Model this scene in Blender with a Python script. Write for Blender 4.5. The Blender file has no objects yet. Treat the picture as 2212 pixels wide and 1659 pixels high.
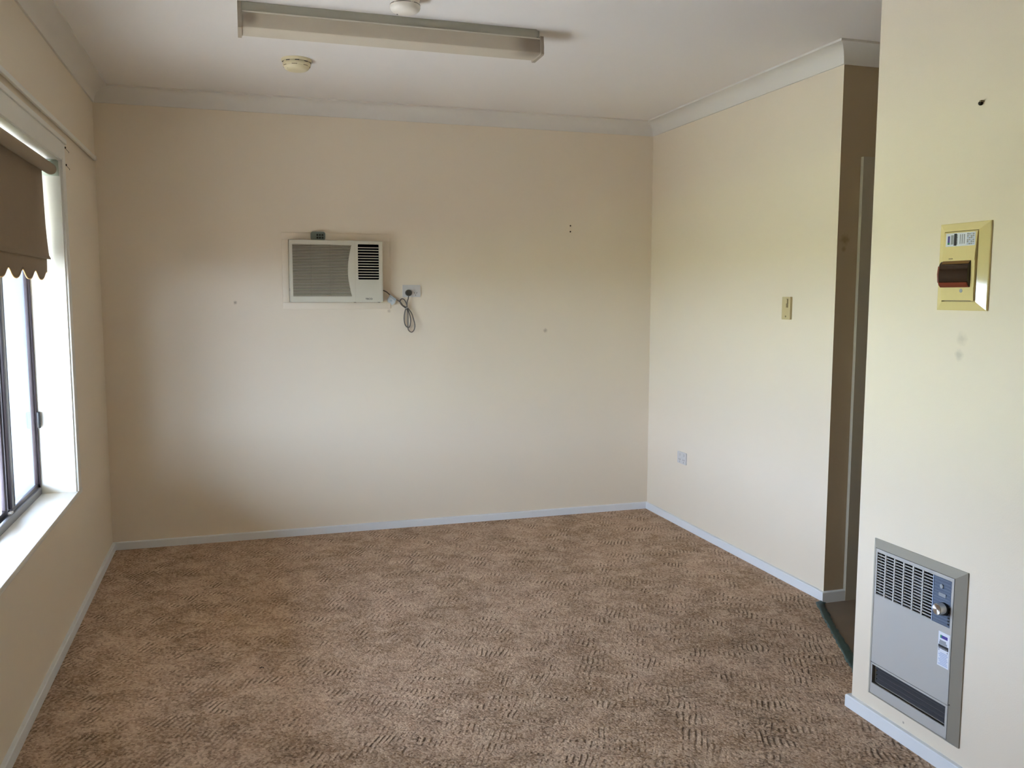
import bpy, bmesh, math, random
from mathutils import Vector, Matrix
from mathutils.geometry import tessellate_polygon
random.seed(7)
sc = bpy.context.scene
COL = sc.collection
PI = math.pi

# ------------------------------------------------------------------ camera
cam_d = bpy.data.cameras.new('camera')
cam = bpy.data.objects.new('camera', cam_d)
COL.objects.link(cam)
r_ = Vector((0.95429524, -0.29886223, 0.00139821))
u_ = Vector((0.02945954, 0.09872061, 0.99467903))
f_ = Vector((0.29741002, 0.94917628, -0.10301295))
cam.matrix_world = Matrix(((r_.x, u_.x, -f_.x, 0.67654),
                           (r_.y, u_.y, -f_.y, -4.94601),
                           (r_.z, u_.z, -f_.z, 1.36035),
                           (0, 0, 0, 1)))
cam_d.sensor_width = 36.0
cam_d.lens = 1877.56 / 2212 * 36.0
cam_d.clip_start = 0.05
cam_d.clip_end = 200
sc.camera = cam

# ------------------------------------------------------------------ light
world = bpy.data.worlds.new('sky')
sc.world = world
world.use_nodes = True
wn = world.node_tree.nodes
wl = world.node_tree.links
for n in list(wn): wn.remove(n)
wo = wn.new('ShaderNodeOutputWorld'); wb = wn.new('ShaderNodeBackground')
wtc = wn.new('ShaderNodeTexCoord'); wsep = wn.new('ShaderNodeSeparateXYZ'); wr = wn.new('ShaderNodeValToRGB')
wl.new(wtc.outputs['Generated'], wsep.inputs[0]); wl.new(wsep.outputs['Z'], wr.inputs[0])
wr.color_ramp.elements[0].position = 0.0; wr.color_ramp.elements[0].color = (0.76, 0.90, 1.15, 1)
wr.color_ramp.elements[1].position = 0.9; wr.color_ramp.elements[1].color = (0.55, 0.73, 1.05, 1)
wl.new(wr.outputs[0], wb.inputs[0]); wl.new(wb.outputs[0], wo.inputs[0])
wb.inputs[1].default_value = 39.0

sun_d = bpy.data.lights.new('sun', 'SUN'); sun = bpy.data.objects.new('sun', sun_d); COL.objects.link(sun)
sun_d.energy = 82.0; sun_d.angle = math.radians(0.6); sun_d.color = (1.0, 0.98, 0.97)
sun.rotation_euler = Vector((0.62, 0.26, -0.74)).to_track_quat('-Z', 'Y').to_euler()
sun.location = (-6, -4, 8)

por_d = bpy.data.lights.new('window_portal', 'AREA'); por = bpy.data.objects.new('window_portal', por_d); COL.objects.link(por)
por_d.shape = 'RECTANGLE'; por_d.size = 1.42; por_d.size_y = 1.76
por.location = (-0.22, -1.83, 1.21)
por.rotation_euler = Vector((1, 0, 0)).to_track_quat('-Z', 'Y').to_euler()
por_d.cycles.is_portal = True

sc.view_settings.view_transform = 'Standard'
sc.view_settings.look = 'None'
sc.view_settings.gamma = 1.0
sc.view_settings.use_curve_mapping = False
sc.view_settings.exposure = -0.2
sc.cycles.use_denoising = True
sc.cycles.max_bounces = 14
sc.cycles.diffuse_bounces = 9
sc.cycles.sample_clamp_indirect = 12.0

# ------------------------------------------------------------------ materials
def lin(r, g, b):
    def f(c):
        c /= 255.0
        return c / 12.92 if c <= 0.04045 else ((c + 0.055) / 1.055) ** 2.4
    return (f(r), f(g), f(b), 1.0)

MATS = {}
def mat(name, rgb, rough=0.5, metal=0.0, spec=0.5, bump=0.0, bscale=400.0, var=0.0, vscale=3.0, coat=0.0):
    m = bpy.data.materials.new(name); m.use_nodes = True
    nt = m.node_tree; b = nt.nodes['Principled BSDF']
    b.inputs['Base Color'].default_value = lin(*rgb)
    b.inputs['Roughness'].default_value = rough
    b.inputs['Metallic'].default_value = metal
    b.inputs['Specular IOR Level'].default_value = spec
    if coat: b.inputs['Coat Weight'].default_value = coat; b.inputs['Coat Roughness'].default_value = 0.08
    tc = nt.nodes.new('ShaderNodeTexCoord')
    if bump:
        n = nt.nodes.new('ShaderNodeTexNoise'); n.inputs['Scale'].default_value = bscale; n.inputs['Detail'].default_value = 3
        bp = nt.nodes.new('ShaderNodeBump'); bp.inputs['Strength'].default_value = bump; bp.inputs['Distance'].default_value = 0.001
        nt.links.new(tc.outputs['Object'], n.inputs['Vector'])
        nt.links.new(n.outputs[0], bp.inputs['Height']); nt.links.new(bp.outputs[0], b.inputs['Normal'])
    if var:
        n = nt.nodes.new('ShaderNodeTexNoise'); n.inputs['Scale'].default_value = vscale; n.inputs['Detail'].default_value = 4
        mx = nt.nodes.new('ShaderNodeMix'); mx.data_type = 'RGBA'
        c = lin(*rgb)
        mx.inputs[6].default_value = tuple(max(0, v * (1 - var)) for v in c[:3]) + (1,)
        mx.inputs[7].default_value = tuple(min(1, v * (1 + var)) for v in c[:3]) + (1,)
        nt.links.new(tc.outputs['Object'], n.inputs['Vector'])
        nt.links.new(n.outputs[0], mx.inputs[0]); nt.links.new(mx.outputs[2], b.inputs['Base Color'])
    MATS[name] = m
    return m

WALL = (229, 217, 198)
def wall_mat(name, spots=(), rgb=WALL):
    """cream eggshell paint with roller relief; spots = (x,y,z,radius,strength) old marks on the paint"""
    m = mat(name, rgb, rough=0.5, spec=0.35, bump=0.25, bscale=260, var=0.02, vscale=2.0)
    nt = m.node_tree; b = nt.nodes['Principled BSDF']
    geo = nt.nodes.new('ShaderNodeNewGeometry')
    nz = nt.nodes.new('ShaderNodeTexNoise'); nz.inputs['Scale'].default_value = 70
    nt.links.new(geo.outputs['Position'], nz.inputs['Vector'])
    src = b.inputs['Base Color'].links[0].from_socket
    for (x, y, z, rad, st, rgb) in spots:
        d = nt.nodes.new('ShaderNodeVectorMath'); d.operation = 'DISTANCE'; d.inputs[1].default_value = (x, y, z)
        nt.links.new(geo.outputs['Position'], d.inputs[0])
        a = nt.nodes.new('ShaderNodeMath'); a.operation = 'MULTIPLY_ADD'; a.inputs[1].default_value = rad * 1.2
        nt.links.new(nz.outputs[0], a.inputs[0]); nt.links.new(d.outputs['Value'], a.inputs[2])
        mr = nt.nodes.new('ShaderNodeMapRange'); mr.inputs[1].default_value = rad * 1.9; mr.inputs[2].default_value = rad * 0.9
        mr.inputs[3].default_value = 0; mr.inputs[4].default_value = st
        nt.links.new(a.outputs[0], mr.inputs[0])
        mx = nt.nodes.new('ShaderNodeMix'); mx.data_type = 'RGBA'; mx.inputs[7].default_value = lin(*rgb)
        nt.links.new(mr.outputs[0], mx.inputs[0]); nt.links.new(src, mx.inputs[6]); src = mx.outputs[2]
    nt.links.new(src, b.inputs['Base Color'])
    return m

M_WALL = wall_mat('cream_wall_paint')
M_WALLB = wall_mat('cream_wall_paint_back', [
    (2.436, 0, 1.141, .012, .45, (120, 90, 70)), (0.659, 0, 1.311, .009, .6, (110, 90, 70)),
    (1.492, 0, 1.262, .010, .35, (130, 105, 85))])
M_WALLH = wall_mat('cream_wall_paint_heater', [
    (2.576, -3.031, 1.239, .017, .22, (120, 118, 108)), (2.576, -3.024, 1.193, .014, .28, (120, 118, 108)),
    (2.576, -2.886, .060, .004, .7, (120, 110, 100))])
M_WALLHALL = wall_mat('wall_paint_hall_shade_tone', [
    (3.170, -1.768, 1.595, .022, .55, (120, 100, 50)), (3.166, -1.768, 1.553, .011, .5, (120, 100, 50))], rgb=(172, 154, 126))  # room wall paint darkened in colour to stand in for hallway shade
M_CEIL = mat('ceiling_white_paint', (231, 227, 223), rough=0.8, spec=0.2, bump=0.2, bscale=220, var=0.015, vscale=1.5)
M_CORN = mat('cornice_white_paint', (222, 218, 211), rough=0.6, spec=0.3, var=0.02, vscale=4)
M_BASE = mat('baseboard_gloss_white', (226, 229, 232), rough=0.4, spec=0.45, var=0.02, vscale=6)
M_TRIM = mat('window_trim_white_paint', (228, 226, 218), rough=0.45, spec=0.4, var=0.03, vscale=8)
M_BRONZE = mat('bronze_aluminium', (66, 58, 62), rough=0.35, metal=0.4, spec=0.5)
M_BRONZE2 = mat('bronze_aluminium_light', (112, 104, 112), rough=0.35, metal=0.4, spec=0.5)
M_SILLAL = mat('grey_anodised_track', (120, 118, 120), rough=0.4, metal=0.3)
M_BLACK = mat('black_plastic', (24, 24, 26), rough=0.45)
M_DARK = mat('dark_cavity', (8, 8, 8), rough=0.9, spec=0.1)
M_BLIND = mat('brown_blind_fabric', (146, 128, 106), rough=0.9, spec=0.1, bump=0.5, bscale=900, var=0.04, vscale=30)
M_BACKLIT = mat('tan_backlit_edge', (222, 190, 140), rough=0.8, spec=0.1)
M_TUBE = mat('blind_tube_fabric', (158, 142, 120), rough=0.85, spec=0.15, var=0.03, vscale=20)
M_BRKT = mat('pale_green_bracket', (176, 186, 172), rough=0.5)
M_AC = mat('aircon_beige_plastic', (203, 199, 184), rough=0.5, spec=0.4)
M_ACF = mat('aircon_filter_grey_beige', (96, 88, 74), rough=0.85, spec=0.1)  # dark grey-beige filter panel behind the grille slats
M_ACS = mat('aircon_grille_slat', (178, 170, 152), rough=0.55)
M_REM = mat('remote_grey_green', (118, 130, 122), rough=0.45)
M_BTN = mat('remote_button_dark', (34, 40, 36), rough=0.6)
M_GPO = mat('socket_white_plastic', (206, 203, 200), rough=0.35)
M_SLOT = mat('socket_slot_dark', (60, 55, 52), rough=0.7)
M_CORD = mat('grey_cable_rubber', (84, 76, 68), rough=0.5)
M_PLUG = mat('plug_dark_rubber', (56, 54, 48), rough=0.45)
M_TAG = mat('pale_blue_paper', (196, 204, 208), rough=0.7)
M_TAG2 = mat('pale_blue_paper_print', (160, 172, 180), rough=0.7)
M_CREAM = mat('aged_cream_plastic', (222, 211, 176), rough=0.4, var=0.03, vscale=30)
M_CREAMW = mat('detector_cream_white', (230, 224, 212), rough=0.45)
M_SWITCH = mat('switch_aged_cream', (196, 180, 138), rough=0.4)
M_SWD = mat('switch_slot_olive', (128, 112, 78), rough=0.5)
M_FLB = mat('batten_painted_metal', (176, 174, 160), rough=0.5, var=0.02, vscale=10)
M_LIP = mat('batten_lip_plastic', (214, 210, 196), rough=0.4)
M_CAPS = mat('batten_end_cap_plastic', (166, 154, 136), rough=0.5)
M_BOARD = mat('meter_box_yellowed_plastic', (224, 208, 152), rough=0.06, spec=0.6, var=0.02, vscale=40)
M_LENS = mat('brown_smoked_window', (44, 26, 14), rough=0.15, coat=0.3)
M_LENSR = mat('red_brown_window_translucence', (116, 44, 20), rough=0.35)
M_LENSG = mat('golden_brown_window_translucence', (120, 84, 32), rough=0.4)
M_HEAT = mat('heater_beige_enamel', (160, 156, 145), rough=0.42, spec=0.4)
M_HEATF = mat('heater_front_enamel', (180, 178, 174), rough=0.4, spec=0.4)
M_HBLUE = mat('heater_blue_grey_panel', (92, 104, 124), rough=0.3)
M_HBLUE2 = mat('heater_blue_grey_ridge', (112, 124, 142), rough=0.3)
M_HVENT = mat('heater_charcoal_vent', (62, 62, 66), rough=0.5)
M_CHROME = mat('brushed_chrome', (214, 212, 210), rough=0.22, metal=1.0)
M_STK = mat('sticker_white', (222, 226, 236), rough=0.45)
M_STKP = mat('sticker_purple', (72, 62, 146), rough=0.5)
M_STKG = mat('sticker_green', (40, 130, 96), rough=0.5)
M_STKK = mat('sticker_black', (38, 38, 42), rough=0.5)
M_STKGR = mat('sticker_grey', (150, 154, 160), rough=0.5)
M_STKL = mat('sticker_pale_blue', (176, 190, 218), rough=0.5)
M_TAPE = mat('dark_teal_cloth_tape', (60, 84, 80), rough=0.5, bump=0.6, bscale=120, var=0.15, vscale=40)
M_VINYL = mat('brown_hall_vinyl', (112, 96, 80), rough=0.45, var=0.15, vscale=12)
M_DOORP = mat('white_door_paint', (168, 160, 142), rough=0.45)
M_CONC = mat('veranda_concrete', (174, 169, 162), rough=0.8, var=0.1, vscale=5)
M_PAVE = mat('pale_paving', (136, 132, 126), rough=0.8, var=0.1, vscale=4)
M_DARKGND = mat('dark_ground', (74, 62, 50), rough=0.95, spec=0.1, var=0.3, vscale=12)
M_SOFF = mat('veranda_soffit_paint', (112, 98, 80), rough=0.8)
M_FENCE = mat('cream_steel_fence', (214, 206, 170), rough=0.5)
M_REND = mat('white_rendered_wall', (226, 228, 226), rough=0.8, var=0.03, vscale=5)
M_OUTR = mat('outer_reveal_blue_grey', (128, 138, 156), rough=0.7)
M_HOOK = mat('dark_steel', (50, 44, 34), rough=0.5, metal=0.6)

def brushed(m):
    nt = m.node_tree; b = nt.nodes['Principled BSDF']
    b.inputs['Roughness'].default_value = 0.34; b.inputs['Anisotropic'].default_value = 0.85
    t = nt.nodes.new('ShaderNodeTangent'); t.direction_type = 'RADIAL'; t.axis = 'X'
    nt.links.new(t.outputs[0], b.inputs['Tangent'])
brushed(M_CHROME)
def lawn_mat():
    m = mat('lawn_grass', (192, 190, 138), rough=0.9, spec=0.1, bump=1.0, bscale=60, var=0.3, vscale=2.0)
    return m
M_LAWN = lawn_mat()

def glass_mat():
    m = bpy.data.materials.new('window_glass'); m.use_nodes = True
    nt = m.node_tree
    for n in list(nt.nodes): nt.nodes.remove(n)
    out = nt.nodes.new('ShaderNodeOutputMaterial'); mx = nt.nodes.new('ShaderNodeMixShader')
    t = nt.nodes.new('ShaderNodeBsdfTransparent'); t.inputs[0].default_value = (0.93, 0.95, 0.95, 1)
    g = nt.nodes.new('ShaderNodeBsdfGlossy'); g.inputs['Roughness'].default_value = 0.02
    fr = nt.nodes.new('ShaderNodeFresnel'); fr.inputs[0].default_value = 1.45
    gm = nt.nodes.new('ShaderNodeNewGeometry'); iv = nt.nodes.new('ShaderNodeMath'); iv.operation = 'SUBTRACT'; iv.inputs[0].default_value = 1
    ml = nt.nodes.new('ShaderNodeMath'); ml.operation = 'MULTIPLY'
    nt.links.new(gm.outputs['Backfacing'], iv.inputs[1]); nt.links.new(iv.outputs[0], ml.inputs[0]); nt.links.new(fr.outputs[0], ml.inputs[1])
    nt.links.new(ml.outputs[0], mx.inputs[0]); nt.links.new(t.outputs[0], mx.inputs[1]); nt.links.new(g.outputs[0], mx.inputs[2])
    nt.links.new(mx.outputs[0], out.inputs[0])
    return m
M_GLASS = glass_mat()

def diffuser_mat():
    m = mat('frosted_acrylic_diffuser', (196, 186, 168), rough=0.35, spec=0.4, var=0.05, vscale=4)
    b = m.node_tree.nodes['Principled BSDF']
    nt = m.node_tree; geo = nt.nodes.new('ShaderNodeNewGeometry')
    src = b.inputs['Base Color'].links[0].from_socket
    for (x, y, z, r0, r1, st) in ((1.815, -1.59, 2.338, .11, .02, .60), (.742, -1.59, 2.345, .045, .01, .55)):   # scorched tube ends behind the acrylic
        d = nt.nodes.new('ShaderNodeVectorMath'); d.operation = 'DISTANCE'; d.inputs[1].default_value = (x, y, z)
        nt.links.new(geo.outputs['Position'], d.inputs[0])
        mr = nt.nodes.new('ShaderNodeMapRange'); mr.interpolation_type = 'SMOOTHSTEP'
        mr.inputs[1].default_value = r0; mr.inputs[2].default_value = r1; mr.inputs[3].default_value = 0; mr.inputs[4].default_value = st
        nt.links.new(d.outputs['Value'], mr.inputs[0])
        mx = nt.nodes.new('ShaderNodeMix'); mx.data_type = 'RGBA'; mx.inputs[7].default_value = lin(96, 74, 56)
        nt.links.new(mr.outputs[0], mx.inputs[0]); nt.links.new(src, mx.inputs[6]); src = mx.outputs[2]
    nt.links.new(src, b.inputs['Base Color'])
    return m
M_DIFF = diffuser_mat()

def carpet_mat():
    m = bpy.data.materials.new('sculpted_loop_carpet'); m.use_nodes = True
    nt = m.node_tree; N = nt.nodes.new; L = nt.links.new
    b = nt.nodes['Principled BSDF']
    b.inputs['Roughness'].default_value = 0.95; b.inputs['Specular IOR Level'].default_value = 0.1
    b.inputs['Sheen Weight'].default_value = 0.0
    tc = N('ShaderNodeTexCoord')
    # rotate so that local Y runs along the carved ribs (29 deg from room depth towards the right)
    mp = N('ShaderNodeMapping'); mp.vector_type = 'POINT'; mp.inputs['Rotation'].default_value = (0, 0, math.radians(29))
    L(tc.outputs['Object'], mp.inputs[0])
    sep = N('ShaderNodeSeparateXYZ'); L(mp.outputs[0], sep.inputs[0])
    def math_(op, a=None, bb=None, v0=None, v1=None, v2=None):
        n = N('ShaderNodeMath'); n.operation = op
        if a is not None: L(a, n.inputs[0])
        elif v0 is not None: n.inputs[0].default_value = v0
        if bb is not None: L(bb, n.inputs[1])
        elif v1 is not None: n.inputs[1].default_value = v1
        if v2 is not None: n.inputs[2].default_value = v2
        return n.outputs[0]
    def noise(vec, scale, detail=2, rough=0.5, dist=0.0):
        n = N('ShaderNodeTexNoise'); n.inputs['Scale'].default_value = scale; n.inputs['Detail'].default_value = detail
        n.inputs['Roughness'].default_value = rough; n.inputs['Distortion'].default_value = dist
        L(vec, n.inputs['Vector']); return n.outputs[0]
    def ramp(v, a, bb):
        n = N('ShaderNodeMapRange'); n.interpolation_type = 'SMOOTHSTEP'
        n.inputs[1].default_value = a; n.inputs[2].default_value = bb; L(v, n.inputs[0]); return n.outputs[0]
    # wobble the ribs a little
    wob = noise(mp.outputs[0], 9.0, 1)
    xw = math_('MULTIPLY_ADD', wob, v1=0.030); nodes_x = N('ShaderNodeMath'); nodes_x.operation = 'ADD'
    L(sep.outputs[0], nodes_x.inputs[0]); L(xw, nodes_x.inputs[1]); xw = nodes_x.outputs[0]
    ph = math_('MULTIPLY', xw, v1=2 * PI / 0.0185)
    s = math_('SINE', ph)
    rib = ramp(s, -0.2, -0.95)                                   # 1 in the grooves
    # carved patches, wider across the ribs than along them
    mp2 = N('ShaderNodeMapping'); mp2.inputs['Scale'].default_value = (0.75, 1.55, 1.0); L(mp.outputs[0], mp2.inputs[0])
    pn = noise(mp2.outputs[0], 12.0, 3, 0.60, 0.8)
    patch = ramp(pn, 0.50, 0.60)
    depth = ramp(noise(mp.outputs[0], 6.5, 2), 0.36, 0.66)
    patch = math_('MULTIPLY', patch, math_('MULTIPLY_ADD', depth, v1=0.75, v2=0.25))
    groove = math_('MULTIPLY', rib, patch)
    crest = math_('MULTIPLY', ramp(s, 0.1, 0.9), patch)
    # loose crack-like furrows wandering along the patches
    mp3 = N('ShaderNodeMapping'); mp3.inputs['Scale'].default_value = (0.55, 1.7, 1.0); mp3.inputs['Location'].default_value = (3.1, 7.7, 0)
    mp3.inputs['Rotation'].default_value = (0, 0, math.radians(18)); L(mp.outputs[0], mp3.inputs[0])
    fn = noise(mp3.outputs[0], 14.0, 4, 0.65, 0.8)
    fa = math_('ABSOLUTE', math_('SUBTRACT', fn, v1=0.5))
    furrow = ramp(fa, 0.016, 0.002)
    gate = ramp(noise(mp.outputs[0], 6.0, 2), 0.44, 0.62)
    furrow = math_('MULTIPLY', furrow, gate)
    # loops of yarn
    vo = N('ShaderNodeTexVoronoi'); vo.inputs['Scale'].default_value = 130; vo.inputs['Randomness'].default_value = 0.9
    L(mp.outputs[0], vo.inputs['Vector'])
    loop = ramp(vo.outputs['Distance'], 0.85, 0.10)
    vs = N('ShaderNodeSeparateColor'); L(vo.outputs['Color'], vs.inputs[0])
    pit = ramp(noise(mp.outputs[0], 60.0, 2, 0.6), 0.57, 0.68)
    hgt = math_('MULTIPLY', loop, v1=0.35)
    g1 = math_('MULTIPLY', groove, v1=-1.0); g2 = math_('MULTIPLY', furrow, v1=-0.7); g3 = math_('MULTIPLY', pit, v1=-0.4)
    h = math_('ADD', hgt, g1); h = math_('ADD', h, g2); h = math_('ADD', h, g3)
    bp = N('ShaderNodeBump'); bp.inputs['Strength'].default_value = 0.8; bp.inputs['Distance'].default_value = 0.006
    L(h, bp.inputs['Height']); L(bp.outputs[0], b.inputs['Normal'])
    # colour: pinkish brown yarn, lighter and tanner areas, flecks
    def mix(fac, c0, c1, facv=None):
        n = N('ShaderNodeMix'); n.data_type = 'RGBA'
        if fac is not None: L(fac, n.inputs[0])
        else: n.inputs[0].default_value = facv
        if isinstance(c0, tuple): n.inputs[6].default_value = c0
        else: L(c0, n.inputs[6])
        if isinstance(c1, tuple): n.inputs[7].default_value = c1
        else: L(c1, n.inputs[7])
        return n.outputs[2]
    big = ramp(noise(tc.outputs['Object'], 3.0, 4, 0.6, 0.5), 0.36, 0.64)
    c = mix(big, CARPET_A, CARPET_B)
    mid = ramp(noise(tc.outputs['Object'], 9.0, 5, 0.65, 0.4), 0.42, 0.66)
    c = mix(math_('MULTIPLY', mid, v1=0.65), c, CARPET_C)
    c = mix(math_('MULTIPLY', vs.outputs[0], v1=0.46), c, CARPET_D)
    c = mix(math_('MULTIPLY', ramp(vs.outputs[1], 0.66, 0.95), v1=0.38), c, CARPET_G)
    c = mix(math_('MULTIPLY', crest, v1=0.38), c, CARPET_D)
    d1 = math_('MAXIMUM', math_('MULTIPLY', groove, v1=0.76), math_('MULTIPLY', furrow, v1=0.72))
    d1 = math_('MAXIMUM', d1, math_('MULTIPLY', pit, v1=0.40))
    c = mix(d1, c, CARPET_G)
    L(c, b.inputs['Base Color'])
    return m
CARPET_A = lin(146, 118, 92); CARPET_B = lin(176, 147, 124); CARPET_C = lin(204, 178, 154)
CARPET_D = lin(234, 208, 182); CARPET_G = lin(84, 64, 48)
M_CARPET = carpet_mat()

# ------------------------------------------------------------------ mesh helpers
def box(bm, x0, x1, y0, y1, z0, z1, bev=0.0, seg=2):
    tmp = bmesh.new()
    bmesh.ops.create_cube(tmp, size=1.0)
    for v in tmp.verts:
        v.co = Vector(((x0 + x1) / 2 + v.co.x * abs(x1 - x0), (y0 + y1) / 2 + v.co.y * abs(y1 - y0), (z0 + z1) / 2 + v.co.z * abs(z1 - z0)))
    if bev: bmesh.ops.bevel(tmp, geom=list(tmp.edges), offset=bev, segments=seg, profile=0.5, affect='EDGES')
    merge(bm, tmp)

def merge(bm, tmp):
    me = bpy.data.meshes.new('t'); tmp.to_mesh(me); tmp.free(); bm.from_mesh(me); bpy.data.meshes.remove(me)

def plate(bm, loops, fn, d0, d1):
    """extruded plate with holes; loops in 2D (first the outline), fn(a,b,d)->xyz"""
    pts = [p for lp in loops for p in lp]
    tris = tessellate_polygon([[Vector((p[0], p[1], 0)) for p in lp] for lp in loops])
    v0 = [bm.verts.new(fn(a, b_, d0)) for a, b_ in pts]
    v1 = [bm.verts.new(fn(a, b_, d1)) for a, b_ in pts]
    for t in tris:
        bm.faces.new([v0[i] for i in t]); bm.faces.new([v1[i] for i in reversed(t)])
    k = 0
    for lp in loops:
        n = len(lp)
        for i in range(n):
            a, c = k + i, k + (i + 1) % n
            bm.faces.new([v0[a], v0[c], v1[c], v1[a]])
        k += n

def rrect(a0, a1, b0, b1, r, n=5):
    out = []
    for cx, cy, s in ((a1 - r, b1 - r, 0), (a0 + r, b1 - r, 1), (a0 + r, b0 + r, 2), (a1 - r, b0 + r, 3)):
        for i in range(n + 1):
            t = (s + i / n) * PI / 2
            out.append((cx + r * math.cos(t), cy + r * math.sin(t)))
    return out

def rect(a0, a1, b0, b1): return [(a0, b0), (a1, b0), (a1, b1), (a0, b1)]

def lathe(bm, prof, center, axis='z', n=40):
    """prof = [(radius, height along axis)]"""
    rings = []
    for r, h in prof:
        ring = []
        for i in range(n):
            t = 2 * PI * i / n
            c, s = math.cos(t) * r, math.sin(t) * r
            if axis == 'z': p = (center[0] + c, center[1] + s, center[2] + h)
            elif axis == 'x': p = (center[0] + h, center[1] + c, center[2] + s)
            else: p = (center[0] + c, center[1] + h, center[2] + s)
            ring.append(bm.verts.new(p))
        rings.append(ring)
    for a, b_ in zip(rings[:-1], rings[1:]):
        for i in range(n):
            bm.faces.new([a[i], a[(i + 1) % n], b_[(i + 1) % n], b_[i]])
    bm.faces.new(rings[0]); bm.faces.new(list(reversed(rings[-1])))

def tube(bm, pts, r, n=8, sub=6, closed=False):
    P = [Vector(p) for p in pts]
    S = []
    m = len(P)
    rng = range(m if closed else m - 1)
    for i in rng:
        g = (lambda k: P[k % m]) if closed else (lambda k: P[max(0, min(m - 1, k))])
        p0, p1, p2, p3 = g(i - 1), g(i), g(i + 1), g(i + 2)
        for j in range(sub):
            t = j / sub
            S.append(0.5 * ((2 * p1) + (-p0 + p2) * t + (2 * p0 - 5 * p1 + 4 * p2 - p3) * t * t + (-p0 + 3 * p1 - 3 * p2 + p3) * t ** 3))
    if not closed: S.append(P[-1])
    rings = []
    up = Vector((0.1, 1, 0.05)).normalized()
    M = len(S)
    for i, p in enumerate(S):
        a = S[(i - 1) % M] if closed else S[max(0, i - 1)]
        b_ = S[(i + 1) % M] if closed else S[min(M - 1, i + 1)]
        d = (b_ - a).normalized(); x = d.cross(up).normalized(); y = x.cross(d)
        rings.append([bm.verts.new(p + x * (r * math.cos(2 * PI * k / n)) + y * (r * math.sin(2 * PI * k / n))) for k in range(n)])
    pr = list(zip(rings[:-1], rings[1:])) + ([(rings[-1], rings[0])] if closed else [])
    for a, b_ in pr:
        for k in range(n): bm.faces.new([a[k], a[(k + 1) % n], b_[(k + 1) % n], b_[k]])
    if not closed: bm.faces.new(rings[0]); bm.faces.new(list(reversed(rings[-1])))

def obj(name, bm, m, parent=None, smooth=False, label=None):
    bmesh.ops.recalc_face_normals(bm, faces=list(bm.faces))
    me = bpy.data.meshes.new(name); bm.to_mesh(me); bm.free()
    me.materials.append(m)
    if smooth:
        for p in me.polygons: p.use_smooth = True
        try: me.set_sharp_from_angle(angle=math.radians(35))
        except Exception: pass
    o = bpy.data.objects.new(name, me); COL.objects.link(o)
    if parent is not None:
        o.parent = parent
        base = parent; off = Vector((0, 0, 0))
        while base is not None:
            off += base.location; base = base.parent
        me.transform(Matrix.Translation(-off))
    if label: o['label'] = label
    return o

def B(name, m, dims, parent=None, bev=0.0, label=None, seg=2):
    bm = bmesh.new(); box(bm, *dims, bev=bev, seg=seg)
    return obj(name, bm, m, parent, smooth=bev > 0, label=label)

def thing(name, label, cat, loc, group=None):
    o = bpy.data.objects.new(name, None); COL.objects.link(o); o.location = loc; o.empty_display_size = 0.05
    o['label'] = label; o['category'] = cat
    if group: o['group'] = group
    return o
def tag(o, label, cat, group=None):
    o['label'] = label; o['category'] = cat
    if group: o['group'] = group
    return o
def struct(o, label=None):
    o['kind'] = 'structure'
    if label: o['label'] = label
    return o

# ------------------------------------------------------------------ room shell
W, YL, XH, YH, H = 3.1322, -1.7677, 2.576, -2.6521, 2.4
HC, Hb = 0.0794, 2.3206
YR = -6.8
WY0, WY1, WZ0, WZ1 = -2.70, -0.96, 0.51, 1.907     # window opening
TH = 0.24

struct(B('wall_back', M_WALLB, (-TH, W + .15, 0, .2, -.2, H)), 'cream painted end wall carrying the air conditioner')
bm = bmesh.new()
plate(bm, [rect(YR - .2, .2, -.2, H), rect(WY0, WY1, WZ0, WZ1)], lambda a, b_, d: (d, a, b_), -TH, 0)
struct(obj('wall_left', bm, M_WALL), 'cream painted wall with the wide window')
wr_ = struct(B('wall_right', M_WALL, (W, W + .12, YL, 0, -.2, H)), 'cream painted wall with cream light switch and low socket')
wr_.data.materials.append(M_WALLHALL)                # wall end also gets the shade-darkened hall colour
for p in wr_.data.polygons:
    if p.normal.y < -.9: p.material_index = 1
bm = bmesh.new()
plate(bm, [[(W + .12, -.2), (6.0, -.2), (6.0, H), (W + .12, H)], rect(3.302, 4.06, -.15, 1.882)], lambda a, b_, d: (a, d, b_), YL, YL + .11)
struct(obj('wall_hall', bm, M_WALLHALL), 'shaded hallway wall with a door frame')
struct(B('wall_heater', M_WALLH, (XH, XH + .1, YR, YH, -.2, H)), 'cream wall carrying the gas heater and meter box')
struct(B('wall_hall_side', M_WALL, (XH + .1, 6.0, YH - .1, YH, -.2, H)), 'hallway wall behind the heater wall')
struct(B('wall_hall_end', M_WALL, (6.0, 6.1, YH - .1, .2, -.2, H)), 'end wall of the dark hallway')
struct(B('wall_rear', M_WALL, (-TH, XH + .1, YR - .2, YR, -.2, H)), 'cream wall at the near end of the room')
struct(B('ceiling', M_CEIL, (-TH, 6.1, YR - .2, .2, H, H + .2)), 'flat white plaster ceiling')

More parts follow.
